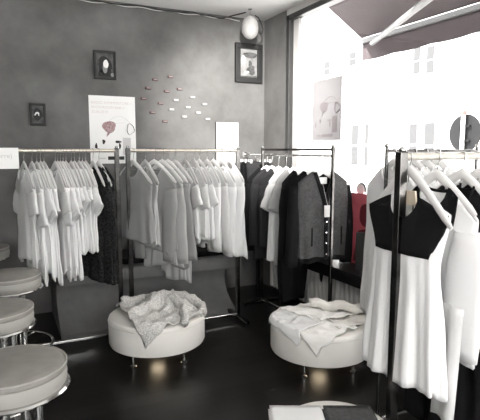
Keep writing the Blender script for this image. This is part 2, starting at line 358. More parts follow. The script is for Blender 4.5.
# ------------------------------------------------------------------ radiator and display ledge
t = thing('radiator', 'pale ribbed radiator under the black ledge by the window', 'radiator', (2.50, 3.5, .10))
mb = MB()
for i in range(27):
    y = -.80 + i * .0615
    mb.box(-.05, .05, y, y + .037, 0, .40)
mb.build('ribs', 'radiator', t, bevel=.012)
MB().box(-.03, .03, -.80, .84, .03, .06).box(-.03, .03, -.80, .84, .33, .36).build('header_pipes', 'radiator', t)
MB().tube([(0, .70, 0), (0, .70, -.1)], .012, 8).tube([(0, -.70, 0), (0, -.70, -.1)], .012, 8).build('feed_pipes', 'radiator', t)
t = thing('display_ledge', 'glossy black display ledge along the shop window', 'ledge', (2.44, 2.9, 0))
MB().box(-.165, .155, -1.4, 1.45, .565, .597).build('ledge_top', 'blackgloss', t, bevel=.004)
MB().box(-.15, -.125, -1.4, 1.45, .50, .565).build('apron', 'blackgloss', t)
for y in (-1.38, -.32, 1.42): MB().box(-.15, -.12, y - .015, y + .015, 0, .50).build('leg', 'blackgloss', t)
# standing red poster, black box, round mirror on the ledge
t = thing('red_poster_stand', 'red printed poster panel standing on the black ledge against the window', 'poster', (2.52, 2.93, .597), R(-90))
MB().box(-.20, .20, -.006, .006, 0, .565).build('panel', 'redposter', t)
MB().prism(blob(-.01, .40, .085, .09, 20, .05, 3), 'y', -.0078, -.0061).prism([(-.16, .02), (.10, .02), (.07, .25), (.0, .30), (-.1, .27)], 'y', -.0078, -.0061).build('dark_silhouette', 'redshade', t)
MB().prism(blob(.06, .37, .035, .055, 16, .1, 5), 'y', -.0086, -.0079).build('pale_profile', 'pinkprint', t)
MB().box(.06, .12, -.008, -.0061, .02, .06).build('white_corner_mark', 'paper', t)
t = thing('black_box', 'narrow upright black box in front of the red poster', 'box', (2.42, 2.86, .597), R(-60))
MB().box(-.05, .05, -.02, .02, 0, .27).build('box_body', 'blackmatt', t, bevel=.004)
MB().box(-.051, .051, -.021, .021, .27, .285).build('box_lid', 'dgrey', t, bevel=.003)
t = thing('round_mirror', 'small round white mirror with dark rim above the red poster', 'mirror', (2.56, 3.07, .597))
MB().lathe([(.0001, 0), (.04, 0), (.04, .008), (.006, .014), (.005, .54), (.0001, .54)], 16).build('stand', 'frame', t, smooth='auto')
MB().tube([(-.008, 0, .59), (.008, 0, .59)], .045, 24).build('mirror_face', 'hanger', t, smooth='auto')
MB().tube([(.004, .05 * math.cos(a), .59 + .05 * math.sin(a)) for a in [R(-20) + R(220) * i / 20 for i in range(21)]], .007, 8).build('rim', 'frame', t, smooth=True)

# ------------------------------------------------------------------ clothes racks
def rack(label, p0, p1, zr, foot=.20, ps=.017, railmat='brass', rr=.013, feet=True, top=None, postmat='darkchrome'):
    v = Vector((p1[0] - p0[0], p1[1] - p0[1], 0)); L = v.length; rz = math.atan2(v.y, v.x)
    t = thing('clothes_rack', label, 'clothes rack', ((p0[0] + p1[0]) / 2, (p0[1] + p1[1]) / 2, 0), rz, 'garment racks')
    h = L / 2
    MB().tube([(-h, 0, zr), (h, 0, zr)], rr, 14).build('hanging_rail', railmat, t, smooth='auto')
    for s in (-1, 1):
        MB().box(s * h - ps, s * h + ps, -ps * .8, ps * .8, .03, (top or zr) + .018).build('post', postmat, t, bevel=.003)
        if top: pass
        MB().box(s * h - .02, s * h + .02, -foot, foot, .018, .045).build('foot', postmat, t, bevel=.005)
        for q in (-1, 1):
            MB().lathe([(.0001, 0), (.014, 0), (.014, .018), (.0001, .018)], 12, (s * h, q * (foot - .02), 0)).build('foot_pad', 'blackmatt', t)
        MB().lathe([(.0001, 0), (.010, 0), (.013, .008), (.008, .018), (.0001, .02)], 12, (s * h, 0, (top or zr) + .018)).build('end_knob', 'chrome', t, smooth=True)
    if top: MB().box(-h, h, -.009, .009, top - .009, top + .009).build('top_bar', postmat, t)
    MB().box(-h, h, -.012, .012, .045, .065).build('base_bar', 'chrome', t, bevel=.003)
    return t
rack('chrome clothes rack on the left in front of the bench, holding white tees', (-.52, 3.8), (.80, 3.8), 1.495)
rack('chrome clothes rack in the middle, between two bright posts, holding grey and white tops', (.885, 3.8), (1.825, 3.8), 1.495)
rack('dark framed clothes rack beside the window, holding cardigan and coats', (2.23, 3.0), (2.23, 4.10), 1.455, railmat='chrome', rr=.009, top=1.503, ps=.013)
rack('nearest clothes rack at right with wide dark post, holding tunic', (1.372, 1.416), (2.12, 1.416), 1.475, ps=.019, foot=.18, railmat='railpaint', rr=.0145)
rack('thin framed clothes rack behind the nearest one, holding white shirts', (1.76, 1.92), (2.42, 1.92), 1.495, ps=.008, foot=.17, railmat='darkchrome', rr=.009)
# little rail in the corner for trousers
t = thing('wall_rail', 'short chrome rail fixed to the back wall corner beside the dark trousers', 'rail', (2.36, YB, 1.455))
MB().tube([(0, 0, 0), (0, -.42, 0)], .009, 10).lathe([(.0001, -.0), (.016, 0), (.016, .012), (.0001, .014)], 12, (0, -.42, -.006)).build('rail_tube', 'chrome', t, smooth='auto')
MB().tube([(0, -.002, 0), (0, -.014, 0)], .03, 16).build('wall_flange', 'chrome', t, smooth='auto')

# ------------------------------------------------------------------ hangers and garments
def hanger_thing(label, x, y, zr, yaw, group, half=.205, drop=.115, thin=False, rr=.013, low=0, fwd=.004):
    t = thing('clothes_hanger', label, 'hanger', (x, y, zr), yaw, group)
    r = rr + .0035
    pts = [(r * math.cos(a), 0, r * math.sin(a)) for a in [R(200) - R(230) * i / 14 for i in range(15)]]
    last = pts[-1]
    pts += [(last[0] * .8, 0, last[2] - .012), (.004, 0, -r - .022), (0, 0, -.10)]
    MB().tube(pts, .0022, 6, up=(0, 1, 0)).build('hook', 'chrome', t, smooth=True)
    N = 15; path = []; rad = []; fl = []
    for i in range(N):
        u = -1 + 2 * i / (N - 1); a = abs(u)
        path.append((u * half, -fwd * a * a, -.112 - low - drop * (a ** 1.25) + .012 * (1 - a) ** 2)); rad.append((.021 - .006 * a) * (1 if 0 < i < N - 1 else .6)); fl.append(.34 if thin else .42)
    MB().tube(path, rad, 10, flat=fl, up=(0, 0, 1)).build('shoulder_bar', 'hanger', t, smooth='auto')
    return t

def sm(t): t = max(0, min(1, t)); return t * t * (3 - 2 * t)
def garment(name, label, cat, x, y, zr, yaw, group, L, m='white', sw=.20, nw=.075, nd=.07, nback=.02, vneck=False, wc=.20, wh=.22, tc=.03, th=.04, fold=.012, nf=7,
            sleeve=None, slen=.2, sm_=None, zn=-.118, zt=-.225, yoke=None, yoke_m='black', band=True, seed=0, hemwave=.008, sw0=.085, sw1=.07, hemband=None, sl_ang=70, asym=0, yz=None, yq=.25, sl_out=0, sl_back=0, nyb=.3, lean=0, yphi=-.12):
    rnd = random.Random(seed + 11); p1, p2, p3 = rnd.random() * 6, rnd.random() * 6, rnd.random() * 6
    t = thing(name, label, cat, (x, y, zr), yaw, group)
    NC = 88
    def pt(phi, q):
        c, s = math.cos(phi), math.sin(phi)
        cc = math.copysign(abs(c) ** .8, c)
        utop = cc * sw; a = abs(utop)
        if a >= nw: ztop = zn + (zt - zn) * ((a - nw) / max(sw - nw, 1e-3)) ** 1.15; vt = .012 if s > 0 else -.012
        else:
            e = 1 - a / nw if vneck else math.sqrt(max(0, 1 - (a / nw) ** 2))
            ztop = zn - (nd if s < 0 else nback) * e; vt = math.copysign(.012 + .022 * math.sqrt(max(0, 1 - (a / nw) ** 2)), s)
        vt *= min(1, abs(s) * 3)
        hem = -L - asym * c + hemwave * math.sin(3 * phi + p3)
        if yz is None: z = ztop + (hem - ztop) * q
        elif q < yq: z = ztop + (yz - ztop) * q / yq
        else: z = yz + (hem - yz) * (q - yq) / (1 - yq)
        w = sw + (wc - sw) * sm(q / .3) if q < .3 else wc + (wh - wc) * ((q - .3) / .7)
        th_ = tc + (th - tc) * q
        v = vt + (th_ * math.copysign(abs(s) ** .8, s) - vt) * sm(q / .25)
        k = sm((q - .1) / .9) * fold
        f = k * (math.sin(nf * phi + p1 + q * .8) + .55 * math.sin((nf * 2 + 1) * phi + p2 - q * .6))
        cr = noise.noise(Vector((cc * 3 + seed, q * 4, s * 1.5))) * .008 * sm(q * 3)
        return (cc * w + lean * sm(q * 1.1) + f * c * .8 + cr, v + f * math.copysign(max(.35, abs(s)), s) + cr * .6, z)
    def shell(nm, q0, q1, material, rows, par, out=0):
        def fn(i, j):
            phi = 2 * PI * i / NC; q = q0 + (q1 - q0) * j / (rows - 1); p = Vector(pt(phi, q))
            if out: p += Vector((math.cos(phi) * out * .7, math.copysign(out, math.sin(phi)), 0))
            return p
        return MB().grid(fn, NC, rows, True).build(nm, material, par, smooth=True, solid=.003)
    torso = shell('torso', 0, 1, m, 30, t)
    if yz is not None:
        def yf(i, j):
            phi = PI + yphi + (PI - 2 * yphi) * i / 59; p = Vector(pt(phi, yq * j / 9)); k = 1.01 - .07 * j / 9
            return Vector((p.x * k, p.y - .004, p.z + (.002 if j == 0 else 0)))
        yk = MB().grid(yf, 60, 10).build('yoke', yoke_m, t, smooth=True, solid=.003)
        def yb(i, j):
            phi = .12 + (PI - .24) * i / 39; p = Vector(pt(phi, yq * nyb * j / 3)); return Vector((p.x * 1.015, p.y + .004, p.z))
        MB().grid(yb, 40, 4).build('back_yoke', yoke_m, t, smooth=True, solid=.003)
    if hemband: shell('hem_band', 1 - hemband, 1.002, 'black', 4, t, .003)
    if band and not vneck:
        pth = [Vector(pt(ph, 0)) for ph in [PI + math.acos(min(1, (nw / sw)) ** 1.25) + (PI - 2 * math.acos(min(1, nw / sw) ** 1.25)) * i / 16 for i in range(17)]]
        pth2 = [Vector(pt(ph, 0)) for ph in [math.acos(min(1, (nw / sw)) ** 1.25) + (PI - 2 * math.acos(min(1, nw / sw) ** 1.25)) * i / 16 for i in range(17)]]
        MB().tube(pth, .006, 6).tube(pth2, .006, 6).build('neckband', yoke_m if yz is not None else m, torso, smooth=True)
    if sleeve:
        for s in (-1, 1):
            a = R(sl_ang + rnd.uniform(-4, 4)); N = 12; path = []; ra = []; fl = []
            d = Vector((math.cos(a) * s, 0, -math.sin(a)))
            p0 = Vector((s * (sw - sw0 * .75 + sl_out), sl_back, zt - sw0 * .45))
            for i in range(N):
                q = i / (N - 1)
                b = Vector((0, -.02 * math.sin(q * 2.5) * (1 if sleeve == 'long' else .4), 0))
                if sleeve == 'long': b += Vector((-.03 * s * q * q, 0, 0))
                path.append(p0 + d * slen * q + b); ra.append((sw0 + (sw1 - sw0) * q) * (.8 + .2 * min(1, q * 5)) * (1 + .04 * math.sin(q * 14 + p2))); fl.append((tc * .8 + .006) / ra[-1])
            mb = MB(); Ns = 20
            pv = None
            def sf(i, j):
                q = j; p = path[j]; dd = (path[min(j + 1, N - 1)] - path[max(j - 1, 0)]).normalized()
                ax = Vector((0, 1, 0)).cross(dd).normalized()
                th2 = 2 * PI * i / Ns; r = ra[j]
                f = 1 + .10 * (j / N) * math.sin(5 * th2 + p1)
                return p + ax * r * math.cos(th2) + Vector((0, 1, 0)) * r * fl[j] * math.sin(th2) * f
            mb.grid(sf, Ns, N, True).build('sleeve', sm_ or m, t, smooth=True, solid=.003)
    t['pt'] = 0; del t['pt']
    return t, pt, torso

def print_patch(t, pt, phi0, phi1, q0, q1, nm, material, n=6):
    def fn(i, j):
        p = Vector(pt(phi0 + (phi1 - phi0) * i / (n - 1), q0 + (q1 - q0) * j / (n - 1))); return p + Vector((0, -.006, 0))
    MB().grid(fn, n, n).build(nm, material, t, solid=.002)

# --- left rack: seventeen hangers, edge-on to the viewer
G1 = 'clothes on the left rack'; H1 = 'hangers on the left rack'
xs1 = [.147, .20, .232, .258, .28, .356, .373, .392, .410, .430, .467, .490, .523, .546, .570, .622, .664]
for i, x in enumerate(xs1):
    n = ORD[i + 1]
    yaw = R(-90 + 15 + random.uniform(-3, 3)); y = 3.8; zr = 1.495
    hanger_thing('white hanger, %s from the left on the left rack' % n, x, y, zr, yaw, H1, thin=True, drop=.15, low=-.01)
    gap = min(abs(x - q) for k, q in enumerate(xs1) if k != i)
    tc = min(.022, max(.010, gap * .5))
    if i < 10:
        L = 1.495 - (.70 if i == 0 else .60 if i < 5 else .59 + .01 * (i % 3)); white = 'white2' if i in (0, 5) else 'white'
        g, pt, to = garment('t_shirt', 'white short-sleeved tee%s, %s from the left on the left rack' % (' with chest print' if i in (0, 5) else '', n), 't-shirt', x, y, zr, yaw, G1, L, white, tc=tc, th=tc + .006, fold=.010 + (.006 if i in (4, 9, 0) else 0), zn=-.135, zt=-.262, sleeve='short', slen=[.16, .24, .18, .21, .15][i % 5], wc=.18, wh=.19 + .012 * (i % 3), seed=i, sl_ang=[70, 60, 76, 66, 58][(i * 2) % 5], asym=.03 * math.sin(i * 2.1), hemwave=.03, sw0=.08, sw1=.085, nf=5 + i % 3)
        if i in (0, 5): 
            for s in (-.105,): 
                pass
            print_patch(g, pt, 1.5 * PI + .35, 1.5 * PI + .75, .16, .235, 'chest_print', 'palegrey')
            print_patch(g, pt, 1.5 * PI + .42, 1.5 * PI + .68, .175, .22, 'chest_print_centre', white)
    elif i < 15:
        garment('t_shirt', 'short white cap-sleeved top, %s garment from the left on the left rack' % n, 'top', x, y, zr, yaw, G1, 1.495 - .775 + .015 * (i % 2), 'white', tc=tc, th=tc + .004, fold=.009, zn=-.135, zt=-.262, sleeve='short', slen=[.10, .15, .08, .13, .17][i % 5], wc=.165, wh=.175, seed=i, sl_ang=[62, 50, 70, 56, 48][i % 5], sw=.185, hemwave=.022, sw0=.075, sw1=.08, nf=5 + i % 2)
    else:
        garment('knit_cardigan', 'black knitted cardigan, %s garment from the left on the left rack' % n, 'cardigan', x, y, zr, R(-90 + 24 - 4 * (i - 15)), G1, .98 if i == 15 else .99, 'bknit', tc=.02, th=.035, fold=.012, sleeve='short' if i == 15 else 'long', slen=.24 if i == 15 else .55, wc=.20, wh=.23 if i == 15 else .20, seed=i, vneck=True, nd=.2, nw=.07, sl_ang=78 if i == 15 else 89)

# --- middle rack
G2 = 'clothes on the middle rack'; H2 = 'hangers on the middle rack'
#     x     yaw  L     mat      kind           sleeve slen  extra
rows2 = [(.925, 28, .70, 'lgrey', 'top', None, 0, dict(wc=.19, wh=.22, tc=.025)),
         (1.02, 14, .72, 'lgrey2', 'top', None, 0, dict(wc=.16, wh=.17, tc=.012, sw=.18)),
         (1.092, 38, .80, 'lgrey', 'sweater', 'long', .58, dict(tc=.02, th=.03)),
         (1.157, 34, .925, 'lgrey2', 'cardigan', 'long', .60, dict(vneck=True, nd=.25, tc=.018)),
         (1.205, 30, .92, 'lgrey', 'cardigan', 'long', .58, dict(vneck=True, nd=.22, tc=.015)),
         (1.262, 24, 1.04, 'lgrey2', 'dress', None, 0, dict(wc=.15, wh=.145, tc=.02, sw=.18)),
         (1.352, 8, .72, 'white2', 't_shirt', 'short', .17, dict(tc=.022)),
         (1.43, 8, .70, 'white2', 't_shirt', 'short', .18, dict(tc=.02)),
         (1.475, 9, .70, 'white', 't_shirt', 'short', .17, dict(tc=.016)),
         (1.543, 8, .74, 'white', 'shirt', 'long', .52, dict(tc=.022)),
         (1.60, 10, .80, 'white2', 'shirt', 'long', .55, dict(tc=.02)),
         (1.675, 10, .86, 'white', 'shirt', 'long', .58, dict(tc=.028)),
         (1.745, 12, .87, 'white', 'tunic', 'long', .58, dict(tc=.028, wh=.235))]
desc2 = ['light grey sleeveless top', 'pale narrow sleeveless top', 'light grey long-sleeved sweater', 'pale grey long open cardigan', 'light grey long cardigan', 'pale grey long dress', 'white tee with dark chest mark', 'white tee', 'white tee', 'white long-sleeved shirt', 'off-white long-sleeved shirt', 'white long-sleeved shirt', 'white long-sleeved tunic']
for i, (x, ya, L, m, nm, sl, sn, ex) in enumerate(rows2):
    yaw = R(-90 + ya); n = ORD[i + 1]
    hanger_thing('white hanger, %s from the left on the middle rack' % n, x, 3.8, 1.495, yaw, H2, drop=.15, low=-.015)
    kw = dict(zn=-.135, zt=-.262, sleeve=sl, slen=sn, seed=30 + i, fold=.010 + .003 * (i % 3), wc=.19, wh=.20, sl_ang=[84, 80, 87][i % 3] if sl == 'long' else [64, 72, 60][i % 3], hemwave=.018, asym=.02 * math.sin(i * 1.7), nf=5 + i % 4, sw0=.075, sw1=.055 if sl == 'long' else .075); kw.update(ex)
    g, pt, to = garment(nm, '%s, %s garment from the left on the middle rack' % (desc2[i], n), nm.replace('_', '-'), x, 3.8, 1.495, yaw, G2, L, m, **kw)
    if i == 6:
        ch = [pt(1.5 * PI + .30, .17), pt(1.5 * PI + .55, .165), pt(1.5 * PI + .60, .20), pt(1.5 * PI + .35, .25), pt(1.5 * PI + .30, .17), pt(1.5 * PI + .33, .28), pt(1.5 * PI + .6, .30)]
        MB().tube([Vector(p) + Vector((0, -.006, 0)) for p in ch], .004, 6).build('chest_mark', 'blackprint', g)
    if i == 11:
        MB().box(.02, .075, -.055, -.052, -.26, -.19).build('paper_tag', 'paper', g)

# --- window rack, facing the viewer
G3 = 'clothes on the window rack'; H3 = 'hangers on the window rack'
z3 = 1.455
def h3(y, n, yaw): hanger_thing('white hanger, %s from the front on the window rack' % n, 2.23, y, z3, yaw, H3, rr=.009, half=.15, drop=.085, low=.016, thin=True)
y = 3.12; yaw = R(-4); h3(y, 'first', yaw)
g, pt, to = garment('cardigan', 'grey front cardigan with black sleeves and hang tag, frontmost on window rack', 'cardigan', 2.23, y, z3, yaw, G3, .815, 'mgrey', vneck=True, nd=.26, nw=.085, tc=.04, th=.05, fold=.008, nf=5, sleeve='long', slen=.62, sm_='black', sw=.215, wc=.23, wh=.215, seed=51, sl_ang=85, hemband=.06, zt=-.205, sw0=.065, sw1=.05, sl_out=.045, sl_back=.035)
def strip(us, nm, wd, material, off=.006):
    # a band lying on the cardigan front along (phi, q) points
    P = [Vector(pt(a, q)) + Vector((0, -off, 0)) for a, q in us]
    MB().grid(lambda i, j: P[i] + Vector(((j - .5) * wd, -.001 * (j == 0), 0)), len(P), 2).build(nm, material, g, solid=.004)
c0 = 1.5 * PI
def phi_of(u): return c0 + math.asin(max(-1, min(1, math.copysign(abs(u / .215) ** 1.25, u))))
strip([(phi_of(.004), q / 10 * .99) for q in range(0, 11)], 'button_placket', .03, 'black')
for s in (-1, 1):
    P = []
    for k in range(9):
        u = s * .085 * (1 - k / 8); P.append(Vector(pt(phi_of(u), 0)) + Vector((0, -.008, 0)))
    MB().grid(lambda i, j: P[i] + Vector((s * .012 * (j * 2 - 1), 0, -.012 * j)), 9, 2).build('collar_band', 'black', g, solid=.006)
    strip([(phi_of(s * .125 + .01), .60 + .03 * k) for k in range(8)], 'pocket_welt', .012, 'black')
# dark lining seen inside the back of the neck
MB().grid(lambda i, j: Vector(((-.085 + .17 * i / 8), .018, -.135 - j * .055 * (1 - abs(i - 4) / 4.2))), 9, 6).build('back_lining', 'black', g, solid=.004)
for k in range(5): 
    p = Vector(pt(phi_of(.004), .12 + .19 * k)) + Vector((0, -.011, 0))
    MB().tube([p, p + Vector((0, -.004, 0))], .006, 12).build('button', 'chrome', g)
MB().box(-.04, .04, .008, .012, -.215, -.165).build('neck_label', 'paper', g)
MB().tube([(0, .006, -.21), (.004, -.03, -.30), (.006, -.065, -.38)], .0015, 5).build('tag_string', 'paper', g)
MB().box(-.025, .038, -.068, -.065, -.465, -.375).build('hang_tag', 'paper', g)
more3 = [(3.27, 2, 'jacket', 'black', 'black jacket with pointed hanging tail, directly behind the grey cardigan', 'long', .83, .60, 'second'),
         (3.42, 6, 'coat', 'black', 'long black coat between the grey cardigan and the white tee', 'long', 1.20, .58, 'third'),
         (3.56, 14, 't_shirt', 'lgrey2', 'pale grey tee half hidden by the black coat', 'short', .93, .22, 'fourth'),
         (3.67, 14, 't_shirt', 'white', 'white short-sleeved tee behind the black coat on window rack', 'short', .90, .22, 'fifth'),
         (3.80, 4, 'jacket', 'dgrey', 'charcoal jacket right behind the white tee', 'long', .80, .56, 'sixth'),
         (3.92, 0, 'coat', 'dgrey', 'charcoal coat second from the back of window rack', 'long', .95, .56, 'seventh'),
         (4.02, 0, 'jacket', 'black', 'black jacket at the very back of window rack', 'long', .80, .56, 'eighth')]
for i, (y, ya, nm, m, lab, sl, L, sn, n) in enumerate(more3):
    yaw = R(ya); h3(y, n, yaw)
    kw = {}
    if nm == 't_shirt': kw = dict(wc=.19, wh=.20, sw1=.075, tc=.025, th=.035, fold=.012, sl_ang=66, nw=.08)
    else: kw = dict(wc=.21 if i != 1 else .20, wh=.20, tc=.035, th=.04, fold=.009, vneck=True, nd=.2, sl_ang=83, sw1=.05)
    if i == 1: kw.update(wh=.115, lean=-.085)
    if i in (4, 5): kw.update(wc=.19, wh=.18)
    g3, pt3, to3 = garment(nm, lab, nm.replace('_', '-'), 2.23, y, z3, yaw, G3, L, m, sleeve=sl, slen=sn, seed=60 + i, **kw)
    if i == 0: MB().grid(lambda i, j: (.045 + .04 * (i / 11) ** 2 + (.075 - .065 * max(0, i - 7) / 4) * j / 3, -.02 + .008 * math.sin(j * 2 + i * .4), -.72 - .29 * i / 11 - .01 * j), 12, 4).build('hanging_tail', m, g3, smooth=True, solid=.005)

# --- trousers on the corner rail
def trousers(label, x, y, zr, yaw, L, m, seed, w=.14):
    t = thing('trousers', label, 'trousers', (x, y, zr), yaw, 'trousers on the corner rail'); rnd = random.Random(seed); p = rnd.random() * 6
    for s in (-1, 1):
        def fn(i, j):
            a = 2 * PI * i / 28; q = j / 15
            ww = w * .5 * (1 - .15 * q); f = 1 + .12 * math.sin(4 * a + p + q)
            cx = s * w * .5 * (1 - .08 * q)
            return (cx + ww * 1.04 * math.cos(a), s * .006 + .022 * math.sin(a) * f + .006 * math.sin(5 * q + p), -.085 - (L - .085) * q)
        MB().grid(fn, 28, 16, True).build('trouser_leg', m, t, smooth=True, solid=.003)
    MB().grid(lambda i, j: ((w * 1.02) * math.cos(2 * PI * i / 36), .028 * math.sin(2 * PI * i / 36), -.075 - .04 * j), 36, 2, True).build('waistband', m, t, smooth=True, solid=.004)
def clip_hanger(label, x, y, zr, yaw, half=.12):
    t = thing('clip_hanger', label, 'hanger', (x, y, zr), yaw, 'clip hangers on the corner rail')
    r = .0125; pts = [(r * math.cos(a), 0, r * math.sin(a)) for a in [R(200) - R(230) * i / 14 for i in range(15)]] + [(.004, 0, -.03), (0, 0, -.055)]
    MB().tube(pts, .0022, 6, up=(0, 1, 0)).build('hook', 'chrome', t, smooth=True)
    MB().tube([(-half, 0, -.057), (half, 0, -.057)], .004, 8).build('crossbar', 'chrome', t)
    for s in (-1, 1): MB().box(s * half * .85 - .01, s * half * .85 + .01, -.034, -.030, -.085, -.05).box(s * half * .85 - .01, s * half * .85 + .01, .030, .034, -.085, -.05).box(s * half * .85 - .008, s * half * .85 + .008, -.032, .032, -.054, -.050).build('clip', 'hanger', t)
for k, (y, ya, L, m, lab) in enumerate(((4.40, -8, .98, 'dgrey', 'front'), (4.51, -10, 1.0, 'black', 'middle'), (4.62, -6, .88, 'dgrey', 'rear'))):
    clip_hanger('chrome clip hanger carrying the %s pair of trousers in the corner' % lab, 2.36, y, 1.455, R(ya))
    trousers('%s dark trousers, %s pair on the corner rail' % ('charcoal' if m == 'dgrey' else 'black', lab), 2.36, y, 1.455, R(ya), L, m, k)

# --- nearest rack
G5 = 'clothes on the nearest rack'; H5 = 'hangers on the nearest rack'
def h5(x, n, yaw=R(-95)):
    k = dict(half=.232, drop=.185, low=-.05) if n == 'first' else dict(half=.205, drop=.13, low=-.03)
    hanger_thing('white hanger, %s from the post on the nearest rack' % n, x, 1.416, 1.475, yaw, H5, fwd=.0, **k)
h5(1.41, 'first')
g, pt, to = garment('tunic', 'white sleeveless tunic with black yoke, right behind the wide post', 'tunic', 1.41, 1.416, 1.475, R(-90), G5, .885, 'white', sw=.205, nw=.072, nd=.085, nback=.03, wc=.168, wh=.21, tc=.03, th=.05, fold=.014, nf=9, yz=-.372, yq=.27, band=False, yphi=.1, seed=80, zn=-.152, zt=-.207)
MB().box(-.003, .003, .03, .034, -.34, -.19).build('back_zip', 'alu', g)
MB().prism([(-.04, -.13), (.04, -.13), (.048, -.185), (-.048, -.185)], 'y', -.004, .004).build('wooden_collar_card', 'wood', g)
h5(1.56, 'second')
gb, _, _ = garment('blouse', 'white long-sleeved blouse with black yoke, behind the tunic on nearest rack', 'blouse', 1.56, 1.416, 1.475, R(-92), G5, .79, 'white', sw=.205, nw=.08, nd=.09, wc=.20, wh=.22, tc=.03, th=.04, fold=.014, nf=8, yz=-.265, yq=.12, yphi=R(58), zn=-.12, zt=-.238, sleeve='long', slen=.47, sl_ang=86, sw0=.085, sw1=.085, seed=81, sl_out=.055, sl_back=-.02)
MB().grid(lambda i, j: (.12 + .11 * j / 5 - .02 * i / 15, -.075 + .012 * math.sin(j * 1.3) - .0 * i, -.55 - .455 * i / 15), 16, 6).build('long_cuff_panel', 'white2', gb, smooth=True, solid=.004)
h5(1.70, 'third')
garment('dress', 'long black dress, third garment on the nearest rack', 'dress', 1.70, 1.416, 1.475, R(-90), G5, 1.2, 'black', sw=.20, nw=.075, nd=.09, wc=.19, wh=.24, tc=.03, th=.05, fold=.015, seed=82)
h5(1.80, 'fourth')
garment('blouse', 'black blouse, fourth garment on the nearest rack', 'blouse', 1.80, 1.416, 1.475, R(-90), G5, .78, 'black', sw=.20, wc=.19, wh=.2, tc=.03, th=.04, seed=83, sleeve='long', slen=.5, sl_ang=82)
h5(1.90, 'fifth')
garment('blouse', 'charcoal blouse, furthest from the wide post on nearest rack', 'blouse', 1.90, 1.416, 1.475, R(-90), G5, .75, 'dgrey', sw=.20, wc=.19, wh=.2, tc=.03, th=.04, seed=84)
# --- rack behind it
G6 = 'shirts on the thin framed rack'; H6 = 'hangers on the thin framed rack'
for i, x in enumerate((1.81, 1.88, 1.95, 2.03, 2.12)):
    n = ORD[i + 1]
    hanger_thing('white hanger, %s from the left on the thin framed rack' % n, x, 1.92, 1.495, R(-90 - 3), H6, rr=.009, half=.19, drop=.13, low=-.045)
    garment('shirt', 'white shirt, %s from the left on the thin framed rack' % n, 'shirt', x, 1.92, 1.495, R(-93), G6, .90 - .03 * (i % 2), 'white' if i % 2 == 0 else 'white2', sw=.205, wc=.20, wh=.22, tc=.026, th=.032, fold=.01, seed=90 + i, zn=-.085, zt=-.20)

# --- card clipped on the left rack's rail
t = thing('price_card', 'white paper card with pale writing clipped to the left rack', 'card', (-.05, 3.775, 1.37))
MB().box(-.16, .165, -.004, .004, 0, .145).build('card_sheet', 'paper', t)
MB().box(-.165, .168, .0041, .009, -.006, .0).box(-.1, -.08, -.006, .02, .12, .15).build('card_clip', 'frame', t)
text('parterre)', .045, 'palegrey', t, (.125, -.0045, .075), align='RIGHT')
text('(50%)', .038, 'palegrey', t, (.045, -.0045, .03), align='RIGHT')

# ------------------------------------------------------------------ ottomans and folded clothes
VX = Vector((math.cos(R(25.9)), -math.sin(R(25.9)), 0)); VY = Vector((math.sin(R(25.9)), math.cos(R(25.9)), 0))
def ottoman(label, x, y, r, z0, z1, rz=0, light=True):
    t = thing('ottoman', label, 'ottoman', (x, y, 0), rz, 'round white ottomans'); e = .02
    MB().lathe([(.0001, z0), (r - e, z0), (r - .006, z0 + .006), (r, z0 + e), (r, z1 - e * 1.3), (r - .004, z1 - .01), (r - .012, z1 - .003), (r - .03, z1), (.0001, z1 + .004)], 72).build('upholstered_drum', 'vinyl', t, smooth='auto'); drum = t.children[0]
    MB().lathe([(r + .0005, z1 - .032), (r + .003, z1 - .028), (r + .0005, z1 - .024), (r - .002, z1 - .028), (r + .0005, z1 - .032)], 72).build('top_seam', 'vinyl', drum, smooth=True)
    for k in range(4):
        a = R(45 + 90 * k); px, py = .72 * r * math.cos(a), .72 * r * math.sin(a)
        MB().lathe([(.0001, .0), (.022, 0), (.024, .005), (.020, .009), (.009, .012), (.009, z0), (.0001, z0)], 16, (px, py, 0)).build('leg', 'chrome', t, smooth='auto')
    if light: MB().lathe([(.0001, z0 - .006), (.045, z0 - .006), (.05, z0), (.0001, z0)], 20, (0, 0, 0)).build('under_lamp', 'underlight', t)
    return t
OT = .32
ottoman('white round ottoman carrying the knitted throw', .97, 3.385, .347, .115, OT, R(-14))
ottoman('white round ottoman near the window carrying pale folded clothes', 1.955, 2.735, .347, .115, OT, R(-14))
ottoman('small round white ottoman cut off by the bottom edge', 1.155, 1.49, .228, .08, .395, R(-26), light=False)

def drape(name, label, cat, c, rad, z, quad, m, part='cloth', h=.02, ns=3.0, amp=.02, seed=0, nu=48, nv=48, solid=.006, extra=None, edge=.010, group=None):
    t = thing(name, label, cat, (c[0], c[1], z), R(-25.9), group)
    A, B, D, E_ = [Vector(q) for q in quad]
    def fn(i, j):
        u, v = i / (nu - 1), j / (nv - 1)
        p = A * (1 - u) * (1 - v) + B * u * (1 - v) + D * u * v + E_ * (1 - u) * v
        p = p + Vector((noise.noise(Vector((u * 4 + seed, v * 4, 1))), noise.noise(Vector((u * 4, v * 4 + seed, 5))))) * .025
        n1 = noise.noise(Vector((p.x * ns * 3 + seed, p.y * ns * 3, seed * .7))); n2 = noise.noise(Vector((p.x * ns * 8, p.y * ns * 8 + seed, 3.3)))
        hh = h * .3 + amp * (1 - abs(n1) * 2.2) * .9 + amp * .35 * n2
        if extra: hh += extra(p.x, p.y)
        hh = max(.005, hh); r = p.length
        if r > rad - .015:
            d = r - (rad - .015); k = p / r; out = rad + .007 + min(.02, .35 * hh) * (1 - math.exp(-d * 30))
            s = min(1, d / .03)
            return (k.x * (rad - .015 + (out - rad + .015) * s), k.y * (rad - .015 + (out - rad + .015) * s), hh * (1 - s) - max(0, d - .012) + .004 * (1 - s))
        return (p.x, p.y, hh)
    MB().grid(fn, nu, nv).build(part, m, t, smooth=True, solid=solid)
    return t
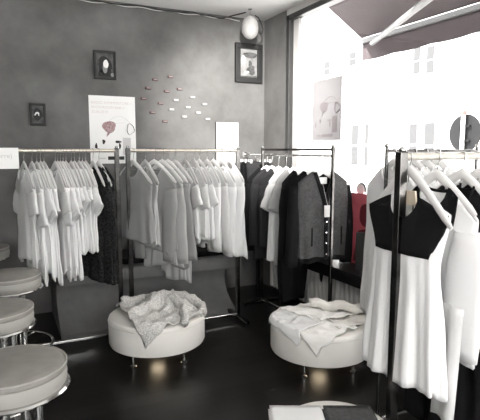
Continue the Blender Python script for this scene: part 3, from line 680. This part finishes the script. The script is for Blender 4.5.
# knitted sweater thrown on the first ottoman
def ridge(x, y): return .055 * math.exp(-((x - .08) / .16) ** 2 - ((y - .06) / .12) ** 2) + .045 * math.exp(-((x + .06 - .6 * y) / .05) ** 2)
t = drape('knitted_sweater', 'pale grey chunky knitted sweater thrown over the white ottoman', 'sweater', (.97, 3.385), .347, OT + .004, [(-.33, .12), (-.02, -.47), (.34, -.10), (.02, .34)], 'knit', 'knitted_body', .03, 3.2, .036, 4, 56, 56, .012, ridge)
for k, (pth, r0) in enumerate((([(-.10, .16, .05), (-.02, .10, .085), (.08, .07, .10), (.16, .0, .085), (.20, -.10, .06), (.225, -.22, .04), (.245, -.30, .0)], .038), ([(.05, .22, .055), (.15, .17, .07), (.25, .11, .06), (.33, .03, .035), (.345, -.04, .015)], .042), ([(-.28, .12, .03), (-.18, .17, .045), (-.05, .21, .05), (.05, .22, .05)], .04))):
    P = []
    for i in range(len(pth) - 1):
        for q in range(6):
            a = Vector(pth[i]).lerp(Vector(pth[i + 1]), q / 6); P.append(a + Vector((noise.noise(a * 14), noise.noise(a * 14 + Vector((3, 1, 0))), noise.noise(a * 14 + Vector((0, 7, 2))))) * .022)
    MB().tube(P, [r0 * (.8 + .35 * abs(noise.noise(p * 18)) + .1 * math.sin(i * 1.7)) for i, p in enumerate(P)], 16, flat=.7).build('knitted_fold', 'knit', t, smooth=True)
# pale clothes on the second ottoman
c2 = (1.955, 2.735)
drape('folded_shirt', 'white linen shirt with a corner hanging down the front of ottoman', 'shirt', c2, .347, OT + .003, [(-.37, .10), (-.10, -.46), (.22, -.18), (-.02, .30)], 'linen', 'folded_cloth', .02, 3.4, .016, 11, extra=lambda x, y: .02 * math.exp(-((x + .1 + y) / .04) ** 2))
drape('folded_shirt', 'white linen shirt spread underneath at the back of ottoman', 'shirt', c2, .347, OT + .026, [(-.27, .13), (-.02, -.13), (.30, .03), (.02, .30)], 'linen', 'folded_cloth', .02, 3.0, .016, 17)
drape('folded_sweater', 'white folded sweater lying on the left of ottoman by window', 'sweater', c2, .347, OT + .018, [(-.40, .02), (-.24, -.36), (-.02, -.16), (-.16, .14)], 'white2', 'folded_cloth', .02, 3.6, .014, 23)
drape('folded_sweater', 'cream folded sweater on the right of ottoman, under the roll', 'sweater', c2, .347, OT + .012, [(.02, .06), (.08, -.25), (.34, -.08), (.30, .16)], 'cream', 'folded_cloth', .02, 3.0, .014, 29)
t = thing('rolled_scarf', 'beige rolled scarf on top of the pale clothes by window', 'scarf', (c2[0], c2[1], OT + .06), R(-25.9))
for off, rr in ((0, .030), (.05, .024)):
    P = [Vector((-.05 + .38 * i / 24, .13 - .12 * i / 24 + off * .7 - .02, .018 + .012 * math.sin(i * .6) + off * .1)) for i in range(25)]
    MB().tube(P, [rr * (.85 + .25 * math.sin(i * 1.1 + off * 30) ** 2) for i in range(25)], 14, flat=.75).build('rolled_fold', 'cream', t, smooth=True)
# two folded garments on the little ottoman at the bottom edge
def folded(name, label, c, x0, x1, y0, y1, z, m, layers=3):
    t = thing(name, label, 'shirt', (c[0], c[1], z), R(-25.9), 'folded shirts on the little ottoman')
    for k in range(layers):
        d = .004 * k
        def fn(i, j, k=k, d=d):
            u, v = i / 13, j / 13; s = 1 if k % 2 else -1
            e = min(u, 1 - u, v, 1 - v); zz = k * .009 + .004 + .003 * noise.noise(Vector((u * 4 + k, v * 4, x0 * 9))) - .004 * max(0, 1 - e * 12)
            return (x0 + (x1 - x0) * u + d * s * (u - .5), y0 + (y1 - y0) * v - d * s, zz)
        MB().grid(fn, 14, 14).build('folded_layer', m, t, smooth=True, solid=.006)
    return t
folded('folded_shirt', 'white folded shirt lying left on the little ottoman', (1.13, 1.51), -.235, -.012, -.29, .105, .402, 'white2')
folded('folded_shirt', 'charcoal folded shirt lying right on the little ottoman', (1.13, 1.51), -.008, .20, -.29, .105, .402, 'mgrey')

# ------------------------------------------------------------------ bar stools
def stool(label, x, y, rz):
    t = thing('bar_stool', label, 'bar stool', (x, y, 0), rz, 'bar stools in a row'); r = .186; H = .72
    pad = MB().lathe([(.0001, H - .028), (r + .002, H - .028), (r + .004, H - .018), (r, H - .008), (r - .012, H - .001), (r - .03, H + .004), (.0001, H + .010)], 56).build('seat_pad', 'seat', t, smooth='auto')
    MB().tube([((r + .001) * math.cos(2 * PI * i / 56), (r + .001) * math.sin(2 * PI * i / 56), H - .006) for i in range(56)], .0035, 8, closed=True).build('piping', 'seatband', pad, smooth=True)
    MB().lathe([(.0001, H - .085), (r - .006, H - .085), (r - .001, H - .078), (r + .003, H - .05), (r, H - .030), (.0001, H - .029)], 56).build('seat_band', 'seatband', t, smooth='auto')
    MB().lathe([(r - .02, H - .102), (r + .006, H - .100), (r + .012, H - .093), (r + .006, H - .086), (r - .02, H - .084)], 56).build('chrome_rim', 'chrome', t, smooth='auto')
    MB().lathe([(.0001, H - .12), (.11, H - .115), (.16, H - .10), (.0001, H - .10)], 32).build('seat_plate', 'chrome', t, smooth='auto')
    for k in range(4):
        a = R(45 + 90 * k); px, py = .085 * math.cos(a), .085 * math.sin(a)
        MB().tube([(px, py, .02), (px, py, H - .11)], .019, 14).build('leg', 'chrome', t, smooth='auto')
        MB().tube([(px, py, .25), (.235 * math.cos(a), .235 * math.sin(a), .25)], .006, 8).build('spoke', 'chrome', t, smooth='auto')
    MB().tube([(.24 * math.cos(2 * PI * i / 48), .24 * math.sin(2 * PI * i / 48), .25) for i in range(48)], .009, 10, closed=True).build('foot_ring', 'chrome', t, smooth=True)
    MB().lathe([(.0001, 0), (.21, 0), (.215, .006), (.19, .016), (.12, .022), (.0001, .024)], 48).build('base_plate', 'chrome', t, smooth='auto')
stool('nearest bar stool with round grey seat and chrome rim', .0, 1.915, R(20))
stool('second nearest bar stool, behind the nearest grey seat', -.075, 2.66, R(35))
stool('third bar stool away, in front of the white tees', .01, 3.37, R(10))
stool('furthest bar stool at the left edge by the wall', -.16, 4.42, R(50))

# ------------------------------------------------------------------ light
wd = bpy.data.worlds.new('sky'); sc.world = wd; wd.use_nodes = True
bg = wd.node_tree.nodes['Background']; bg.inputs['Color'].default_value = (1, .995, .985, 1); bg.inputs['Strength'].default_value = 2.4

def fill_spot(label, p, q, power, ang, rad=.05):  # added fill lamp with fixture, out of view, brightens what it is aimed at
    d = Vector(q) - Vector(p); rot = d.to_track_quat('-Z', 'Y').to_euler()
    t = thing('added_fill_spot', label, 'spotlight', p)
    hd = MB().lathe([(.0001, .16), (.045, .155), (.055, .10), (.06, -.02), (.052, -.02), (.045, .06), (.0001, .07)], 24).build('fill_lamp_head', 'blackmatt', t, smooth='auto'); hd.rotation_euler = rot
    MB().tube([(0, 0, .05), (0, 0, ZC - p[2])], .012, 10).lathe([(.0001, ZC - p[2] - .02), (.05, ZC - p[2] - .02), (.05, ZC - p[2]), (.0001, ZC - p[2])], 20).build('fill_lamp_mount', 'blackmatt', t, smooth='auto')
    l = bpy.data.lights.new('added_fill_beam', 'SPOT'); l.energy = power; l.spot_size = R(ang); l.spot_blend = 1; l.shadow_soft_size = rad; l.color = (1, .97, .93)
    o = bpy.data.objects.new('added_fill_beam', l); C.objects.link(o); o.location = Vector(p) + d.normalized() * .03; o.rotation_euler = rot
fill_spot('added unseen black fill lamp turned to the back wall by the window corner', (1.3, 2.3, 2.70), (2.45, 4.75, 1.68), 195, 56)
fill_spot('added unseen black fill lamp turned to the nearest rack and tunic', (-.5, -.1, 2.70), (1.45, 1.4, .95), 22, 62)
sl = bpy.data.lights.new('sun', 'SUN'); sl.energy = 5.5; sl.angle = R(.6); sl.color = (1, .985, .96)
so = bpy.data.objects.new('sun', sl); C.objects.link(so); so.location = (-5, 8, 12); so.rotation_euler = Vector((.55, -.3, -.78)).to_track_quat('-Z', 'Y').to_euler()

# ------------------------------------------------------------------ camera
cam = bpy.data.cameras.new('camera'); co = bpy.data.objects.new('camera', cam); C.objects.link(co); sc.camera = co
cam.sensor_fit = 'HORIZONTAL'; cam.sensor_width = 36; cam.lens = 490 / 480 * 36; cam.clip_start = .02
co.location = (0, 0, 1.5); co.rotation_euler = (R(90 - 6.981), 0, R(-25.927))
sc.view_settings.view_transform = 'Standard'; sc.view_settings.look = 'None'; sc.view_settings.gamma = 1; sc.view_settings.use_curve_mapping = False
sc.view_settings.exposure = 2.32
